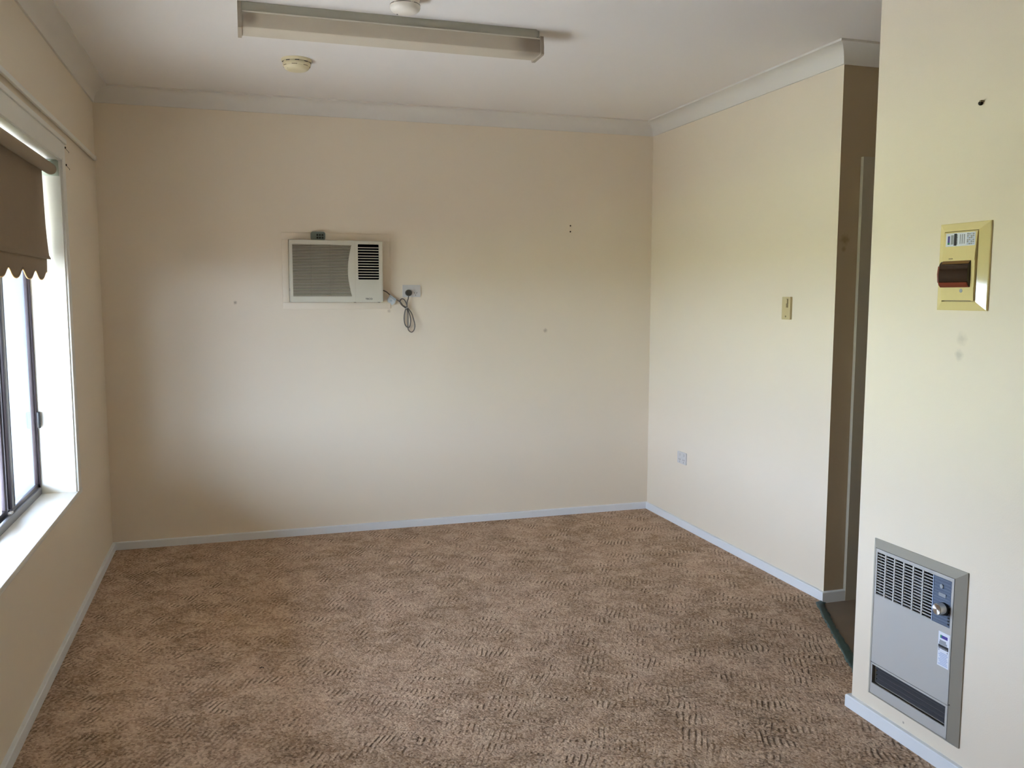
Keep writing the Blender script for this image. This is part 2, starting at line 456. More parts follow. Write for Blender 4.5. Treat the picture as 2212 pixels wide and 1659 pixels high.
# carpet and hall floor meet along the taped edge
edge = [(3.1322, -1.770), (3.088, -1.784), (3.033, -1.886), (2.990, -1.969), (2.947, -2.059), (2.903, -2.149), (2.844, -2.266), (2.805, -2.345), (2.782, -2.396), (2.73, -2.50), (2.66, -2.652)]
edge_out = [(3.150, -1.772), (3.112, -1.800), (3.056, -1.913), (3.016, -1.985), (2.984, -2.052), (2.940, -2.149), (2.900, -2.235), (2.870, -2.300), (2.842, -2.360), (2.79, -2.47), (2.72, -2.652)]
bm = bmesh.new()
plate(bm, [[(0, 0), (0, YR), (XH, YR), (XH, YH - .02), (2.64, YH - .02)] + list(reversed(edge)) + [(W, 0)]], lambda a, b_, d: (a, b_, d), -.012, 0)
fl = struct(obj('floor', bm, M_CARPET), 'brown sculpted loop pile carpet with carved rib patches')
bm = bmesh.new()
plate(bm, [[(2.55, YH - .05), (6.0, YH - .05), (6.0, -1.6), (W, -1.6), (W, -1.78)] + edge[1:]], lambda a, b_, d: (a, b_, d), -.03, -.008)
struct(obj('floor_hall', bm, M_VINYL), 'brown hallway floor beyond the taped carpet edge')
struct(B('floor_slab', M_CONC, (-TH, 6.1, YR - .2, .2, -.2, -.035)), 'concrete slab under the floor coverings')

# teal tape along the carpet edge, slightly puckered
bm = bmesh.new()
n = len(edge); prev = None; k = 6
def lerp(a, b_, t): return a[0] + (b_[0] - a[0]) * t, a[1] + (b_[1] - a[1]) * t
ea, eb = [], []
for i in range(n - 1):
    for j in range(k):
        t = j / k; ea.append(lerp(edge[i], edge[i + 1], t)); eb.append(lerp(edge_out[i], edge_out[i + 1], t))
ea.append(edge[-1]); eb.append(edge_out[-1])
rows = []
for i, (a, b_) in enumerate(zip(ea, eb)):
    row = []
    for q in range(5):
        t = q / 4; jx = random.uniform(-.0035, .0035) if 0 < i < len(ea) - 1 else 0
        x, y = lerp(a, b_, t); x += jx - .006 * (1 - t)
        z = (0.0015 + .003 * math.sin(t * PI) * random.uniform(.4, 1)) * (1 - t) + (-.0065 + random.uniform(0, .001)) * t + .003 * math.sin(i * .9) * t * (1 - t)
        row.append(bm.verts.new((x, y, z)))
    rows.append(row)
for a, b_ in zip(rows[:-1], rows[1:]):
    for q in range(4): bm.faces.new([a[q], a[q + 1], b_[q + 1], b_[q]])
tp = obj('carpet_tape', bm, M_TAPE, smooth=True)
sol = tp.modifiers.new('thickness', 'SOLIDIFY'); sol.thickness = 0.0012; sol.offset = 1
tag(tp, 'dark teal cloth tape sealing the carpet edge at the hallway', 'tape')

# --- swept cornices and baseboards, mitred at each corner
PATH = [(6.0, YL), (W, YL), (W, 0), (0, 0), (0, YR), (XH, YR), (XH, YH), (6.0, YH)]
def offset_pt(path, i, d):
    p = Vector(path[i])
    def nrm(a, b_):
        e = (Vector(b_) - Vector(a)).normalized(); return Vector((-e.y, e.x))
    if i == 0: return p + nrm(path[0], path[1]) * d
    if i == len(path) - 1: return p + nrm(path[-2], path[-1]) * d
    n1, n2 = nrm(path[i - 1], path[i]), nrm(path[i], path[i + 1])
    return p + (n1 + n2) * d / (1 + n1.dot(n2))
def sweep(name, prof, i, m, path=PATH, label=None):
    bm = bmesh.new()
    rings = []
    for k in (i, i + 1):
        rings.append([bm.verts.new((*offset_pt(path, k, d), z)) for d, z in prof])
    a, b_ = rings; n = len(prof)
    for q in range(n): bm.faces.new([a[q], a[(q + 1) % n], b_[(q + 1) % n], b_[q]])
    bm.faces.new(a); bm.faces.new(list(reversed(b_)))
    o = obj(name, bm, m, smooth=True); struct(o, label); return o
cprof = [(0, H), (0, Hb), (.009, Hb)]
R = HC - .012
for j in range(9):
    t = j / 8 * PI / 2
    cprof.append((.009 + R - R * math.cos(t) if False else .009 + (HC - .018) * (1 - math.cos(t)), Hb + .001 + (HC - .011) * math.sin(t)))
cprof += [(HC, H - .009), (HC, H)]
for i, (nm, lb) in enumerate([('trim_1', 'white cove cornice over the hallway door'), ('trim_2', 'white cove cornice over the switch wall'),
        ('trim_3', 'white cove cornice above the air conditioner wall'), ('trim_4', 'white cove cornice above the window wall'),
        ('trim_5', 'white cove cornice at the near end of the room'), ('trim_6', 'white cove cornice over the heater wall'),
        ('trim_7', 'white cove cornice along the hallway side')]):
    if i == 5: continue
    sweep(nm, cprof, i, M_CORN, label=lb)
sweep('trim_6', cprof, 5, M_CORN, label='white cove cornice over the heater wall')
bprof = [(0, -.008), (.0148, -.008), (.0148, .038), (.012, .0416), (0, .0416)]
PB = [(3.236, YL)] + PATH[1:]
for i, nm in enumerate(['baseboard_hall', 'baseboard_right', 'baseboard_back', 'baseboard_left', 'baseboard_rear', 'baseboard_heater', 'baseboard_hall_side']):
    sweep(nm, bprof, i, M_BASE, path=PB, label='low white painted ' + nm.replace('_', ' '))

# hallway door frame
d = struct(B('door_1', M_DOORP, (3.312, 4.05, YL + .03, YL + .065, -.005, 1.872)), 'flush white hallway door')
bm = bmesh.new()
plate(bm, [[(3.236, -.008), (3.312, -.008), (3.312, 1.872), (4.05, 1.872), (4.05, -.008), (4.126, -.008), (4.126, 1.945), (3.236, 1.945)]],
      lambda a, b_, dd: (a, dd, b_), YL, YL - .017)
obj('architrave', bm, M_DOORP, d)
bm = bmesh.new(); lathe(bm, [(.012, 0), (.012, -.03), (.026, -.04), (.028, -.055), (.018, -.066)], (3.99, YL + .03, .95), 'y')
obj('door_knob', bm, M_CHROME, d, smooth=True)

cr = bmesh.new()
for k_ in range(3): lathe(cr, [(.0015, 0), (.0042 - .001 * k_, .0015), (.002, .003), (.0006, .0036)], (.713 + .005 * k_, -1.762 + .004 * (k_ % 2), 0), n=7)
tag(obj('carpet_crumb', cr, M_HOOK), 'tiny dark crumb lying on the shaded left part of the carpet', 'debris')

# ------------------------------------------------------------------ window
win = bpy.data.objects.new('window_1', None); COL.objects.link(win); win.location = (0, (WY0 + WY1) / 2, WZ0); win['kind'] = 'structure'
win['label'] = 'wide sliding window with white timber surround and bronze aluminium frame'
# timber reveal
B('sill', M_TRIM, (-.150, .004, WY0 + .0, WY1, WZ0, .530), win, bev=.002)
B('sill_nosing', M_TRIM, (0, .010, WY0 - .085, WY1 + .085, .509, .530), win, bev=.003)
B('reveal_side', M_TRIM, (-.150, .002, WY1 - .012, WY1, .53, WZ1), win)
B('reveal_side', M_TRIM, (-.150, .002, WY0, WY0 + .012, .53, WZ1), win)
B('reveal_head', M_TRIM, (-.150, .002, WY0 + .012, WY1 - .012, WZ1 - .012, WZ1), win)
for s, (ya, yb) in enumerate(((WY1 - .004, WY1 + .085), (WY0 - .085, WY0 + .004))):
    B('architrave', M_TRIM, (0, .007, ya, yb, .530, 1.985), win, bev=.002)
    q0, q1 = (WY1 - .006, WY1 + .012) if s == 0 else (WY0 - .012, WY0 + .006)
    B('bead', M_TRIM, (.006, .012, q0, q1, .530, WZ1), win, bev=.0025)
B('outer_reveal', M_OUTR, (-TH - .002, -.150, WY1 - .006, WY1, WZ0, WZ1), win)
B('header_board', M_TRIM, (0, .010, WY0 - .004, WY1 + .004, WZ1 - .009, 1.972), win, bev=.002)
B('header_cap', M_TRIM, (0, .016, WY0 - .085, WY1 + .085, 1.972, 1.992), win, bev=.003)
# aluminium frame
ya, yb = WY0 + .012, WY1 - .012
fx0, fx1 = -.149, -.128
B('frame', M_BRONZE, (-.168, -.138, ya, yb, .530, .556), win, bev=.002)
B('track', M_SILLAL, (-.142, -.127, ya, yb, .529, .560), win, bev=.003)
B('frame', M_BRONZE, (-.168, fx1, ya, yb, 1.862, 1.896), win, bev=.002)
B('frame', M_BRONZE, (fx0, fx1, yb - .011, yb, .556, 1.862), win, bev=.002)
B('frame', M_BRONZE, (-.168, fx1, ya, ya + .016, .556, 1.862), win, bev=.002)
def sash(y0, y1, xc, ws, wn, m1, m2):
    s = B('sash', M_BRONZE, (xc - .007, xc + .007, y0, y1, .556, .574), win, bev=.002)
    B('stile', m1, (xc - .007, xc + .007, y1 - wn, y1, .574, 1.845), s, bev=.002)
    B('stile', m2, (xc - .007, xc + .007, y0, y0 + ws, .574, 1.845), s, bev=.002)
    B('rail', M_BRONZE, (xc - .007, xc + .007, y0, y1, 1.845, 1.864), s, bev=.002)
    B('pane', M_GLASS, (xc - .002, xc + .002, y0 + ws * .8, y1 - wn * .8, .570, 1.850), s)
    return s
s1 = sash(-1.425, yb - .009, -.1430, .048, .008, M_BRONZE, M_BRONZE)
s2 = sash(ya + .012, -1.400, -.1595, .040, .050, M_BRONZE2, M_BRONZE)
B('glazing_bead', M_BLACK, (-.1365, -.1355, -1.424, -1.417, .576, 1.845), s1)
B('glazing_bead', M_BLACK, (-.1365, -.1355, -1.386, -1.378, .576, 1.845), s1)
B('roller_guide', M_GPO, (-.146, -.133, -1.455, -1.42, .558, .568), win, bev=.003)
B('latch', M_BLACK, (-.128, -.116, yb - .020, yb - .006, .808, .876), win, bev=.004)

# roller blind
bl = thing('roller_blind', 'brown roller blind with scalloped lower edge half drawn over the window', 'blind', (-.06, -1.67, 1.885))
bm = bmesh.new(); tube(bm, [(-.032, -.982, 1.859), (-.032, -1.9, 1.859), (-.032, -2.68, 1.859)], .0228, n=28, sub=1)
obj('tube', bm, M_TUBE, bl, smooth=True)
bm = bmesh.new(); box(bm, -.064, -.003, -.976, -.972, 1.833, 1.892, bev=.001); box(bm, -.064, -.004, -1.004, -.972, 1.890, 1.8935, bev=.001)
lathe(bm, [(.012, 0), (.012, -.012)], (-.032, -.972, 1.859), 'y', n=16)
obj('bracket', bm, M_BRKT, bl, smooth=True)
bm = bmesh.new(); box(bm, -.064, -.003, -2.688, -2.683, 1.833, 1.892, bev=.001)
obj('bracket', bm, M_BRKT, bl, smooth=True)
# fabric: falls from the window side of the tube, hem curls into the room
FY1, FY0 = -1.000, -2.655
bm = bmesh.new()
zs = [1.862 - .02 * i for i in range(18)] + [1.512, 1.503, 1.497]
NY = 90
def fx(y, z):
    c = max(0, 1 - (FY1 - y) / .10)                  # near the free edge
    h = max(0, (1.68 - z) / .18)
    return -.059 + .002 * math.sin(z * 9) + c * c * h * h * .006
rows = []
for z in zs:
    row = []
    for j in range(NY + 1):
        t = (j / NY) ** 1.6; y = FY1 + (FY0 - FY1) * t
        hh = max(0, (1.66 - z) / .16)
        yy = y + (hh ** 2) * .016 * max(0, 1 - (FY1 - y) / .25)
        row.append(bm.verts.new((fx(y, z) + (.004 if z < 1.505 else 0), yy, z)))
    rows.append(row)
for a, b_ in zip(rows[:-1], rows[1:]):
    for j in range(NY): bm.faces.new([a[j], a[j + 1], b_[j + 1], b_[j]])
fab = obj('fabric', bm, M_BLIND, bl, smooth=True)
fab.modifiers.new('thickness', 'SOLIDIFY').thickness = .0012
# scalloped skirt below the hem
def scal(y):
    ph = ((FY1 - y) - .01) / .205
    return 1.430 - .016 * math.cos(2 * PI * (ph - .5) + .45 * math.sin(2 * PI * ph))
bm = bmesh.new(); rows = []
NS = 420
for q in range(6):
    row = []
    for j in range(NS + 1):
        y = FY1 + (FY0 - FY1) * j / NS
        z0, z1 = 1.500, scal(y)
        z = z0 + (z1 - z0) * q / 5
        row.append(bm.verts.new((-.0600 + .002 * math.sin(z * 9), y - .004 * (q / 5), z)))
    rows.append(row)
for a, b_ in zip(rows[:-1], rows[1:]):
    for j in range(NS): bm.faces.new([a[j], a[j + 1], b_[j + 1], b_[j]])
sk = obj('scalloped_skirt', bm, M_BLIND, bl, smooth=True)
sk.modifiers.new('thickness', 'SOLIDIFY').thickness = .0012
bm = bmesh.new()
tube(bm, [(-.0600 + .002 * math.sin(scal(y) * 9), y - .004, scal(y)) for y in [FY1 + (FY0 - FY1) * j / 300 for j in range(301)]], .0022, n=6, sub=1)  # tan edge colour stands in for daylight coming through the scallops
obj('backlit_edge', bm, M_BACKLIT, bl, smooth=True)
tube_b = bmesh.new(); tube(tube_b, [(-.061, FY1 - .01, 1.506), (-.061, -1.9, 1.506), (-.061, FY0 + .01, 1.506)], .005, n=8, sub=1)
obj('hem_bar', tube_b, M_BLIND, bl, smooth=True)

# curtain track above the window
ct = thing('curtain_track', 'slim white curtain track fixed along the wall above the window', 'curtain track', (0, -1.3, 2.03))
B('rail', M_TRIM, (.008, .020, -3.05, -.105, 2.020, 2.040), ct, bev=.003)
for y in (-.45, -1.3, -2.2, -2.9): B('bracket', M_TRIM, (0, .010, y - .008, y + .008, 2.024, 2.040), ct, bev=.002)
B('end_stop', M_TRIM, (.006, .022, -.112, -.098, 2.018, 2.042), ct, bev=.003)
for (y, z, lb) in ((-.868, 1.962, 'tiny dark screw hook at top corner of the window surround'), (-.866, 1.892, 'tiny dark screw hook just below the top corner hook')):
    hk = thing('screw_hook', lb, 'hook', (.007, y, z), 'screw hooks on the window surround')
    bm = bmesh.new(); lathe(bm, [(.0045, 0), (.0045, .002), (.003, .004)], (.007, y, z), 'x', n=12); obj('plate', bm, M_HOOK, hk)
    bm = bmesh.new(); tube(bm, [(.010, y, z - .004), (.012, y + .02, z - .008), (.013, y + .045, z - .010), (.010, y + .062, z - .012)], .0008, n=6, sub=4); obj('hook', bm, M_HOOK, hk, smooth=True)

# ------------------------------------------------------------------ air conditioner
mf = thing('mounting_frame', 'cream painted flat frame on the wall around the air conditioner', 'frame', (1.2, 0, 1.275))
for dms in ((.909, 1.498, -.010, 0, 1.654, 1.692), (.909, 1.498, -.010, 0, 1.275, 1.312), (.909, .943, -.010, 0, 1.312, 1.654), (1.453, 1.498, -.010, 0, 1.312, 1.654)):
    B('trim_board', M_WALL, dms, mf, bev=.0015)
ac = thing('air_conditioner', 'beige window air conditioner with slatted grille set in the end wall', 'air conditioner', (1.196, 0, 1.313))
B('casing', M_AC, (.9445, 1.4505, -.066, .0, 1.3135, 1.652), ac, bev=.006)
gz0, gz1 = 1.346, 1.626
def gr_right(z):
    t = (z - gz0) / (gz1 - gz0); return 1.2755 - .0205 * math.sin(PI * t) ** 1.0
grl = [(.960, gz0)] + [(gr_right(gz0 + (gz1 - gz0) * i / 16), gz0 + (gz1 - gz0) * i / 16) for i in range(17)] + [(.960, gz1)]
lv = rrect(1.3105, 1.4270, 1.4385, 1.632, .006)
fy = lambda a, b_, dd: (a, dd, b_)
bm = bmesh.new()
plate(bm, [rrect(.9480, 1.4445, 1.3145, 1.6485, .008), list(reversed(grl)), list(reversed(lv))], fy, -.066, -.085)
obj('front_panel', bm, M_AC, ac)
ig = B('intake_grille', M_ACF, (.958, 1.278, -.0705, -.066, gz0 - .002, gz1 + .002), ac)
NSL = 34; pitch = (gz1 - gz0) / NSL
for i in range(NSL):
    z = gz0 + pitch * (i + .5)
    bm = bmesh.new(); xr = gr_right(z)
    zc = pitch * .27
    vs = [(-.0835, z - zc * 1.0), (-.0835, z + zc * .8), (-.0740, z + zc * 1.5), (-.0740, z - zc * .4)]
    a = [bm.verts.new((.9595, y, zz)) for y, zz in vs]; b_ = [bm.verts.new((xr + .0005, y, zz)) for y, zz in vs]
    for q in range(4): bm.faces.new([a[q], a[(q + 1) % 4], b_[(q + 1) % 4], b_[q]])
    bm.faces.new(a); bm.faces.new(list(reversed(b_)))
    obj('slat', bm, M_ACS, ig)
for x in (1.058, 1.160): B('rib', M_ACF, (x - .0015, x + .0015, -.0815, -.070, gz0, gz1), ig)
ol = B('outlet_louvre', M_DARK, (1.308, 1.430, -.068, -.0655, 1.436, 1.635), ac)
for fr_ in (.098, .171, .25, .333, .405, .48, .557, .632, .71, .787, .862, .937):
    z = 1.632 - fr_ * (1.632 - 1.4385)
    B('blade', M_AC, (1.3108, 1.4268, -.0845, -.072, z - .0019, z + .0019), ol)
# control door: a lifted panel with a rounded finger bulge
bm = bmesh.new()
out = [(1.4405, 1.3500), (1.4405, 1.4235), (1.318, 1.4235)] + [(1.3175 - .014 * math.sin(PI * i / 10), 1.4225 - .0715 * i / 10) for i in range(11)] + [(1.320, 1.3500)]
plate(bm, [out], fy, -.0855, -.0872)
cc = obj('control_cover', bm, M_AC, ac)
bm = bmesh.new()
tube(bm, [(1.3455 + .022 * math.cos(t), -.0872, 1.392 + .022 * math.sin(t)) for t in [PI * (.55 + .09 * i) for i in range(6)]], .0007, n=6, sub=3)
obj('finger_ridge', bm, M_AC, cc, smooth=True)
B('seam', M_ACS, (1.2935, 1.2942, -.0854, -.0840, 1.3160, 1.6465), ac)
for x in (1.292, 1.425): B('foot', M_SLOT, (x - .006, x + .006, -.080, -.068, 1.3118, 1.3150), ac, bev=.001)
B('side_clip', M_SLOT, (.9435, .9455, -.060, -.048, 1.375, 1.390), ac)
# maker's name
fc = bpy.data.curves.new('t', 'FONT'); fc.body = 'TECO'; fc.size = .0128; fc.extrude = .0004; fc.offset = .0004; fc.space_character = 1.05
fo = bpy.data.objects.new('t', fc); COL.objects.link(fo)
bpy.context.view_layer.update()
me = bpy.data.meshes.new_from_object(fo)
xs = [v.co.x for v in me.vertices]; zs_ = [v.co.y for v in me.vertices]
sx = (1.387 - 1.348) / (max(xs) - min(xs)); sz = .0092 / (max(zs_) - min(zs_))
for v in me.vertices:
    v.co = Vector((1.348 + (v.co.x - min(xs)) * sx, -.0856 + v.co.z * -1, 1.3275 + (v.co.y - min(zs_)) * sz))
bpy.data.objects.remove(fo)
me.materials.clear(); me.materials.append(M_SLOT)
lo = bpy.data.objects.new('lettering', me); COL.objects.link(lo); lo.parent = ac
me.transform(Matrix.Translation(-ac.location))

# remote standing on the unit, leaning against the wall
rm = thing('remote_control', 'small grey green remote control standing on top of the air conditioner', 'remote', (1.103, -.02, 1.652))
rm_y0, rm_y1 = -.030, -.0155
bm = bmesh.new(); plate(bm, [rrect(1.0635, 1.1415, 1.6522, 1.6985, .012)], fy, rm_y0, rm_y1)
obj('body', bm, M_REM, rm)
B('key_plate', M_REM, (1.092, 1.136, rm_y0 - .0012, rm_y0 + .001, 1.659, 1.6925), rm, bev=.0005)
for zz in (1.6805, 1.6655):
    for xx in (1.0985, 1.1120, 1.1260):
        bm = bmesh.new(); lathe(bm, [(.0052, 0), (.0052, -.0018), (.004, -.0026)], (xx, rm_y0 - .001, zz), 'y', n=14)
        obj('button', bm, M_BTN, rm, smooth=True)

# ------------------------------------------------------------------ socket by the air conditioner
def socket(t, fn, full=True, skip_left=False):
    """double outlet; fn(a,b,d): a along the wall, b up, d out of the wall; a in 0..1.04, b in 0..0.69 (decimetres)"""
    bm = bmesh.new(); plate(bm, [rrect(0, .104, 0, .069, .005)], fn, 0, .007); obj('plate', bm, M_GPO, t)
    for k, a in enumerate((.029, .075)):
        if skip_left and k == 0: continue
        for (da, db, ang) in ((-.0068, .024, 25), (.0068, .024, -25), (0, .0105, 0)):
            ca, sa = math.cos(math.radians(ang)), math.sin(math.radians(ang))
            bm = bmesh.new(); lp = [(a + da + x * ca - y * sa, db + x * sa + y * ca) for x, y in ((-.0013, -.0042), (.0013, -.0042), (.0013, .0042), (-.0013, .0042))]
            plate(bm, [lp], fn, .0066, .0073); obj('slot', bm, M_SLOT, t)
    for a in (.029, .075):
        bm = bmesh.new(); plate(bm, [rrect(a - .0075, a + .0075, .045, .061, .006)], fn, .0068, .0095); obj('rocker', bm, M_GPO, t)
s1_ = thing('power_socket', 'white double power socket beside the air conditioner with dark plug in it', 'socket', (1.622, 0, 1.3765))
socket(s1_, lambda a, b_, dd: (1.570 + a, -dd, 1.342 + b_), skip_left=True)
s2_ = thing('power_socket', 'pale grey double power socket low on the switch wall', 'socket', (W, -.452, .406))
socket(s2_, lambda a, b_, dd: (W - dd, -.402 - a, .372 + b_))

# cord, plug, tie, paper tag
bm = bmesh.new()
Y = -.024
lead = [(1.448, -.020, 1.384), (1.458, -.022, 1.379), (1.475, Y, 1.371), (1.492, Y, 1.357), (1.529, Y, 1.329), (1.552, Y, 1.315), (1.569, Y, 1.295), (1.589, Y, 1.283)]
tube(bm, lead, .0030, n=8)
pc = obj('power_cord', bm, M_CORD, ac, smooth=True, label='grey power cord looped and tied in a bundle below the socket')
bm = bmesh.new(); px, pz = 1.602, 1.366
lathe(bm, [(.0175, -.0070), (.0185, -.014), (.0185, -.028), (.016, -.034)], (px, 0, pz), 'y', n=24)
obj('plug', bm, M_PLUG, pc, smooth=True)
bm = bmesh.new()
tube(bm, [(1.600, -.030, 1.350), (1.598, -.030, 1.334), (1.593, -.028, 1.317), (1.591, -.028, 1.300), (1.589, -.028, 1.283), (1.590, -.026, 1.268)], .0030, n=8)
obj('cable', bm, M_CORD, pc, smooth=True)
def loop(pts, dy, r=.0030):
    bm = bmesh.new(); m = len(pts)
    tube(bm, [(x, dy + .004 * math.sin(2 * PI * i / m), z) for i, (x, z) in enumerate(pts)], r, n=8, closed=True)
    obj('cable', bm, M_CORD, pc, smooth=True)
loop([(1.590, 1.300), (1.578, 1.326), (1.563, 1.332), (1.553, 1.320), (1.557, 1.303), (1.571, 1.289), (1.586, 1.279), (1.592, 1.283)], -.021)
loop([(1.587, 1.279), (1.578, 1.246), (1.576, 1.215), (1.580, 1.189), (1.590, 1.173), (1.602, 1.169), (1.609, 1.183), (1.612, 1.209), (1.608, 1.237), (1.597, 1.270)], -.017)
loop([(1.592, 1.279), (1.596, 1.243), (1.596, 1.186), (1.597, 1.160), (1.607, 1.146), (1.619, 1.143), (1.631, 1.157), (1.635, 1.183), (1.628, 1.214), (1.617, 1.249), (1.598, 1.276)], -.025)
bm = bmesh.new(); tube(bm, [(1.582, -.021, 1.277), (1.590, -.032, 1.281), (1.598, -.021, 1.283), (1.590, -.012, 1.279)], .0014, n=6, closed=True)
obj('cable_tie', bm, M_GPO, pc, smooth=True)
bm = bmesh.new()
# folded paper tag hanging off the lead
q = [(1.4945, 1.3565), (1.5290, 1.3300), (1.5210, 1.3080), (1.5020, 1.2960), (1.4970, 1.3060), (1.4800, 1.3150), (1.4770, 1.3290), (1.4850, 1.3400)]
plate(bm, [q], lambda a, b_, dd: (a, dd - .10 * (a - 1.50) ** 1 * .3, b_), -.030, -.0306)
tg = obj('paper_tag', bm, M_TAG, pc, label='pale blue white paper tag folded round the cord')
bm = bmesh.new(); plate(bm, [[(1.4945, 1.3560), (1.5285, 1.3300), (1.5210, 1.3225), (1.4905, 1.3450)]], lambda a, b_, dd: (a, dd - .03 * (a - 1.50), b_), -.0312, -.0318)
obj('paper_fold', bm, M_TAG2, pc)
bm = bmesh.new(); lathe(bm, [(.006, 0), (.006, -.0008)], (1.500, -.0306, 1.322), 'y', n=16); obj('print', bm, M_TAG2, pc)

# small hook mount on the end wall
wh = thing('wall_hook', 'tiny cream hook mount with two dark screws high on the end wall', 'hook', (2.591, 0, 1.75))
B('plate', M_WALL, (2.585, 2.598, -.004, 0, 1.728, 1.775), wh, bev=.0015)
for z in (1.768, 1.733):
    bm = bmesh.new(); lathe(bm, [(.0045, 0), (.0045, -.002), (.003, -.003)], (2.591, -.004, z), 'y', n=12); obj('screw', bm, M_HOOK, wh, smooth=True)

# ------------------------------------------------------------------ light switch on the right wall
fx_ = lambda a, b_, dd: (W - dd, a, b_)
sw = thing('light_switch', 'aged cream slim light switch on the wall near the hallway', 'light switch', (W, -1.432, 1.296))
bm = bmesh.new(); plate(bm, [rrect(-1.464, -1.400, 1.243, 1.349, .004)], fx_, 0, .011); obj('plate', bm, M_SWITCH, sw)
bm = bmesh.new(); plate(bm, [rrect(-1.447, -1.433, 1.299, 1.340, .002)], fx_, .0108, .0122); obj('recess', bm, M_SWD, sw)
bm = bmesh.new(); plate(bm, [rrect(-1.445, -1.436, 1.318, 1.338, .002)], fx_, .0118, .0165); obj('rocker', bm, M_SWITCH, sw)
bm = bmesh.new(); lathe(bm, [(.0042, -.0105), (.0042, -.0122), (.003, -.0128)], (W, -1.431, 1.2575), 'x', n=12); obj('screw', bm, M_SWD, sw, smooth=True)

# ------------------------------------------------------------------ fluorescent batten
ft = thing('ceiling_batten_light', 'long unlit fluorescent batten with dusty cream diffuser on the ceiling', 'ceiling light', (1.28, -1.54, 2.4))
B('base_channel', M_FLB, (.706, 1.833, -1.578, -1.500, 2.3655, 2.4), ft, bev=.002)
B('end_plate', M_FLB, (1.833, 1.846, -1.570, -1.508, 2.374, 2.398), ft, bev=.002)
B('lip', M_LIP, (.7165, 1.8445, -1.585, -1.492, 2.3610, 2.3665), ft, bev=.0015)
B('lip_left', M_CAPS, (.703, .7165, -1.580, -1.495, 2.3665, 2.4), ft, bev=.001).name = 'end_plate'
bm = bmesh.new()
pr = [(-1.583, 2.362), (-1.592, 2.318), (-1.590, 2.309), (-1.584, 2.305), (-1.490, 2.3035), (-1.484, 2.309), (-1.482, 2.318), (-1.490, 2.362)]
a = [bm.verts.new((.7150, y, z)) for y, z in pr]; b_ = [bm.verts.new((1.8455, y, z)) for y, z in pr]
for q in range(len(pr)): bm.faces.new([a[q], a[(q + 1) % len(pr)], b_[(q + 1) % len(pr)], b_[q]])
bm.faces.new(a); bm.faces.new(list(reversed(b_)))
obj('diffuser', bm, M_DIFF, ft, smooth=True)
capp = [(-1.590, 2.372), (-1.597, 2.330), (-1.597, 2.303), (-1.590, 2.299), (-1.484, 2.297), (-1.478, 2.301), (-1.477, 2.330), (-1.484, 2.372)]
for x0, x1 in ((.703, .716), (1.844, 1.857)):
    bm = bmesh.new(); plate(bm, [capp], lambda aa, bb, dd: (dd, aa, bb), x0, x1); obj('end_cap', bm, M_CAPS, ft)

# ------------------------------------------------------------------ smoke detectors
d1 = thing('smoke_detector', 'off-white smoke detector in front of the batten light, cut by the picture top', 'smoke detector', (1.268, -1.790, 2.4), 'smoke detectors on the ceiling')
c = (1.268, -1.790, 2.4)
bm = bmesh.new(); lathe(bm, [(.0520, 0), (.0520, -.010), (.0500, -.026)], c, n=48); obj('base', bm, M_CREAMW, d1, smooth=True)
bm = bmesh.new(); lathe(bm, [(.048, -.0262), (.0535, -.0290), (.0540, -.0360), (.0510, -.0430), (.0430, -.0500), (.030, -.0535), (.012, -.0550)], c, n=48); obj('cover', bm, M_CREAMW, d1, smooth=True)
for i in range(5):
    bm = bmesh.new(); t0 = 2 * PI * i / 5 + .15
    tube(bm, [(c[0] + .0523 * math.cos(t0 + .10 * j), c[1] + .0523 * math.sin(t0 + .10 * j), 2.4 - .0278) for j in range(11)], .0014, n=6, sub=1)
    obj('vent_slot', bm, M_SLOT, d1)
bm = bmesh.new(); lathe(bm, [(.0028, 0), (.0028, -.0015)], (c[0] - .024, c[1] + .022, 2.4 - .0528), n=12); obj('indicator', bm, M_SLOT, d1)

d2 = thing('smoke_detector', 'yellowed cream smoke detector between the batten light and the end wall', 'smoke detector', (.955, -.832, 2.4), 'smoke detectors on the ceiling')
c = (.955, -.832, 2.4)
bm = bmesh.new(); lathe(bm, [(.0665, 0), (.0670, -.006), (.0640, -.013)], c, n=48); obj('base', bm, M_CREAM, d2, smooth=True)
bm = bmesh.new(); lathe(bm, [(.0590, -.013), (.0610, -.016), (.0610, -.026), (.0585, -.031), (.0560, -.032), (.0520, -.041), (.0430, -.047), (.0300, -.0490)], c, n=48); obj('cover', bm, M_CREAM, d2, smooth=True)
for i in range(9):
    t0 = 2 * PI * i / 9 - .35
    bm = bmesh.new(); tube(bm, [(c[0] + .0612 * math.cos(t0 + .05 * j), c[1] + .0612 * math.sin(t0 + .05 * j), 2.4 - .0145) for j in range(7)], .0017, n=6, sub=1); obj('vent_slot', bm, M_SLOT, d2)
for i in range(7):
    t0 = 2 * PI * i / 7 - .2
    bm = bmesh.new(); tube(bm, [(c[0] + .0580 * math.cos(t0 + .05 * j), c[1] + .0580 * math.sin(t0 + .05 * j), 2.4 - .0308) for j in range(9)], .0016, n=6, sub=1); obj('vent_slot', bm, M_SWD, d2)
bm = bmesh.new(); lathe(bm, [(.0034, 0), (.0034, -.0015)], (c[0] - .038, c[1] - .022, 2.4 - .0435), n=12); obj('indicator', bm, M_SLOT, d2)

